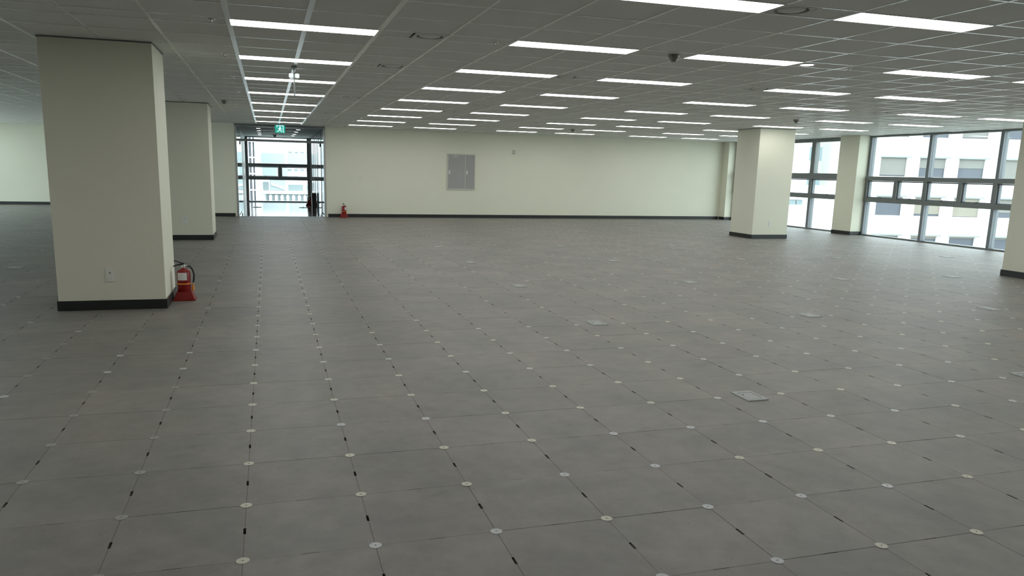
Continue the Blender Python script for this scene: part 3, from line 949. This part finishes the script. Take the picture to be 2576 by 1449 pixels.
for zb, zt, k in rows_z:
    x = u0; c = 0
    xs = upx(2204, D)
    while xs < u1 - 1:
        MB().box(x, 0.0, zb, xs, 0.5, zt).build('pier', M_BRICKW, bo)
        if c < 6:
            wdo = MB().box(xs, 0.22, zb, xs + wid, 0.25, zt).build('window', M_WINB, bo)
            MB().box(xs - 0.1, -0.03, zt, xs + wid + 0.35, 0.24, zt + 0.14).build('lintel', M_WTRIM, wdo)
            f = BL.get((k, c), blinds[(c * 3 + k * 2 + 8) % len(blinds)])
            MB().box(xs + 0.04, 0.17, zt - (zt - zb) * f, xs + wid - 0.04, 0.19, zt - 0.02).build('blind', M_BLIND2 if (k < 0 and c in (1, 2)) else M_BLIND, wdo)
        else:
            MB().box(xs, 0.22, zb, xs + wid, 0.25, zt).build('window', M_WINB, bo)
        x = xs + wid; xs += per; c += 1
    MB().box(x, 0.0, zb, u1, 0.5, zt).build('pier', M_BRICKW, bo)

# glass tower seen past the far right pillar
M_TWW = mat('tower_white', (0.85, 0.86, 0.86), 0.7)
M_TWB = mat('tower_blue_glass', (0.19, 0.25, 0.27), 0.3, spec=0.3)
D = 75.0
tw = thing('high_rise_building', 'pale tower with bluish window bands behind the narrow window bay', 'building', facade_origin(D), ANG)
a0, a1 = upx(2000, D), upx(2055, D)
MB().box(a0, 0.3, -16, a1, 14, 28).build('core', M_TWW, tw)
z = -14.0
while z < 24:
    MB().box(a0 + 1.0, 0.0, z, a1, 0.28, z + 1.3).build('window_band', M_TWB, tw)
    z += 2.45
D = 55.0
lb = thing('low_white_block', 'low white block with two pale windows behind the narrow window bay', 'building', facade_origin(D), ANG)
a0, a1 = upx(1960, D), upx(2180, D)
MB().box(a0, 0.4, -16, a1, 9, zc - 0.010 * D).build('core', M_TWW, lb)
for px0, px1 in ((1984, 2002), (2005, 2020)):
    w_ = MB().box(upx(px0, D), 0.2, zc - 0.034 * D, upx(px1, D), 0.38, zc - 0.0275 * D).build('window', M_TWB, lb)
    MB().box(upx(px0, D), 0.1, zc - 0.0275 * D, upx(px1, D), 0.38, zc - 0.0265 * D).build('lintel', M_TWW, w_)

# beyond the hall: pale civic building with an arcade and a grey tower on its left
D = 62.0
vb = (math.atan2(HY - CAM.y, 0.53 - CAM.x))
yv = HY + 34.0


def hx(px):
    """world x on the plane y = yv seen at that pixel column (level with the camera)"""
    d = FWD + RIGHT * ((px - FW / 2 - PPX) / F_PX) + DOWN * ((430 - FH / 2 - PPY) / F_PX)
    return CAM.x + d.x * (yv - CAM.y) / d.y


def hz(py, px=700):
    d = FWD + RIGHT * ((px - FW / 2 - PPX) / F_PX) + DOWN * ((py - FH / 2 - PPY) / F_PX)
    return CAM.z + d.z * (yv - CAM.y) / d.y


M_CIV = mat('civic_white', (0.88, 0.89, 0.88), 0.8)
M_CIVB = mat('civic_pale_blue', (0.38, 0.45, 0.47), 0.5)
M_CIVG = mat('civic_grey_window', (0.23, 0.28, 0.29), 0.4)
ci = thing('civic_building', 'pale building with an arcade of arches seen through the hall window', 'building', (0, yv, 0))
xa, xb = hx(643), hx(842)
MB().box(xa, 0.6, -16, xb, 16, hz(300)).build('core', M_CIV, ci)


def panel(name, px0, px1, py0, py1, mt, proud=0.0):
    return MB().box(hx(px0), 0.45 - proud, hz(py1), hx(px1), 0.62, hz(py0)).build(name, mt, ci)


panel('window_band', 659, 718, 385, 409, M_CIVB); panel('window_band', 725, 790, 385, 411, M_CIVB)
for k in range(4):
    panel('window', 727 + 15 * k, 737 + 15 * k, 380, 382.5, M_CIVG)
panel('window_band', 662, 697, 417, 442, M_CIVB); panel('window_band', 711, 724, 417, 446, M_CIVB)
for k in range(4):
    panel('window', 725 + 15.5 * k, 735 + 15.5 * k, 424, 429, M_CIVG)
panel('window_band', 661, 675, 458, 479, M_CIVG); panel('window_band', 680, 717, 452, 479, M_CIVB)
panel('window_band', 725, 762, 464, 480, M_CIVG); panel('window', 771, 774, 466, 480, M_CIVG)
g = MB()
g.prism([(hx(681), hz(461)), (hx(716), hz(473)), (hx(716), hz(477)), (hx(681), hz(466))], 0.30, 0.44, axis='y')
g.build('stair_brace', M_CIV, ci)
panel('ledge', 655, 795, 480, 488, M_CIV, 0.25)
panel('arcade_shade', 668, 795, 489, 505, M_CIVG)
for k in range(8):
    cx = hx(678.5 + 14.6 * k); hw = (hx(688) - hx(680)) / 2; z0, z1 = hz(505.5), hz(490)
    pts = [(cx - hw * 0.8, z0), (cx + hw * 0.8, z0)]
    for a in range(0, 9):
        t_ = a / 8 * math.pi
        pts.append((cx + hw * math.cos(t_), (z0 * 0.45 + z1 * 0.55) + (z1 - z0) * 0.45 * math.sin(t_)))
    MB().prism(pts, 0.28, 0.44, axis='y').build('arch_infill', M_CIV, ci)
gt = thing('grey_tower', 'grey office tower with white grid at the left edge of the hall window', 'building', (0, yv - 6, 0))
M_TG = mat('tower_grey', (0.14, 0.15, 0.18), 0.5)


def kx(px):
    return CAM.x + (hx(px) - CAM.x) * (yv - 6 - CAM.y) / (yv - CAM.y)


def kz(py):
    return CAM.z + (hz(py, 640) - CAM.z) * (yv - 6 - CAM.y) / (yv - CAM.y)


MB().box(kx(560), 0.3, -16, kx(643), 5.5, kz(325)).build('core', M_TG, gt)
for px in (625.5, 635.5, 643.5):
    MB().box(kx(px) - 0.05, 0.0, -16, kx(px) + 0.05, 0.3, kz(325)).build('fin', M_CIV, gt)
for k in range(-2, 4):
    MB().box(kx(600), 0.1, kz(396 + 41 * k) - 0.05, kx(643), 0.3, kz(396 + 41 * k) + 0.05).build('floor_band', M_CIV, gt)
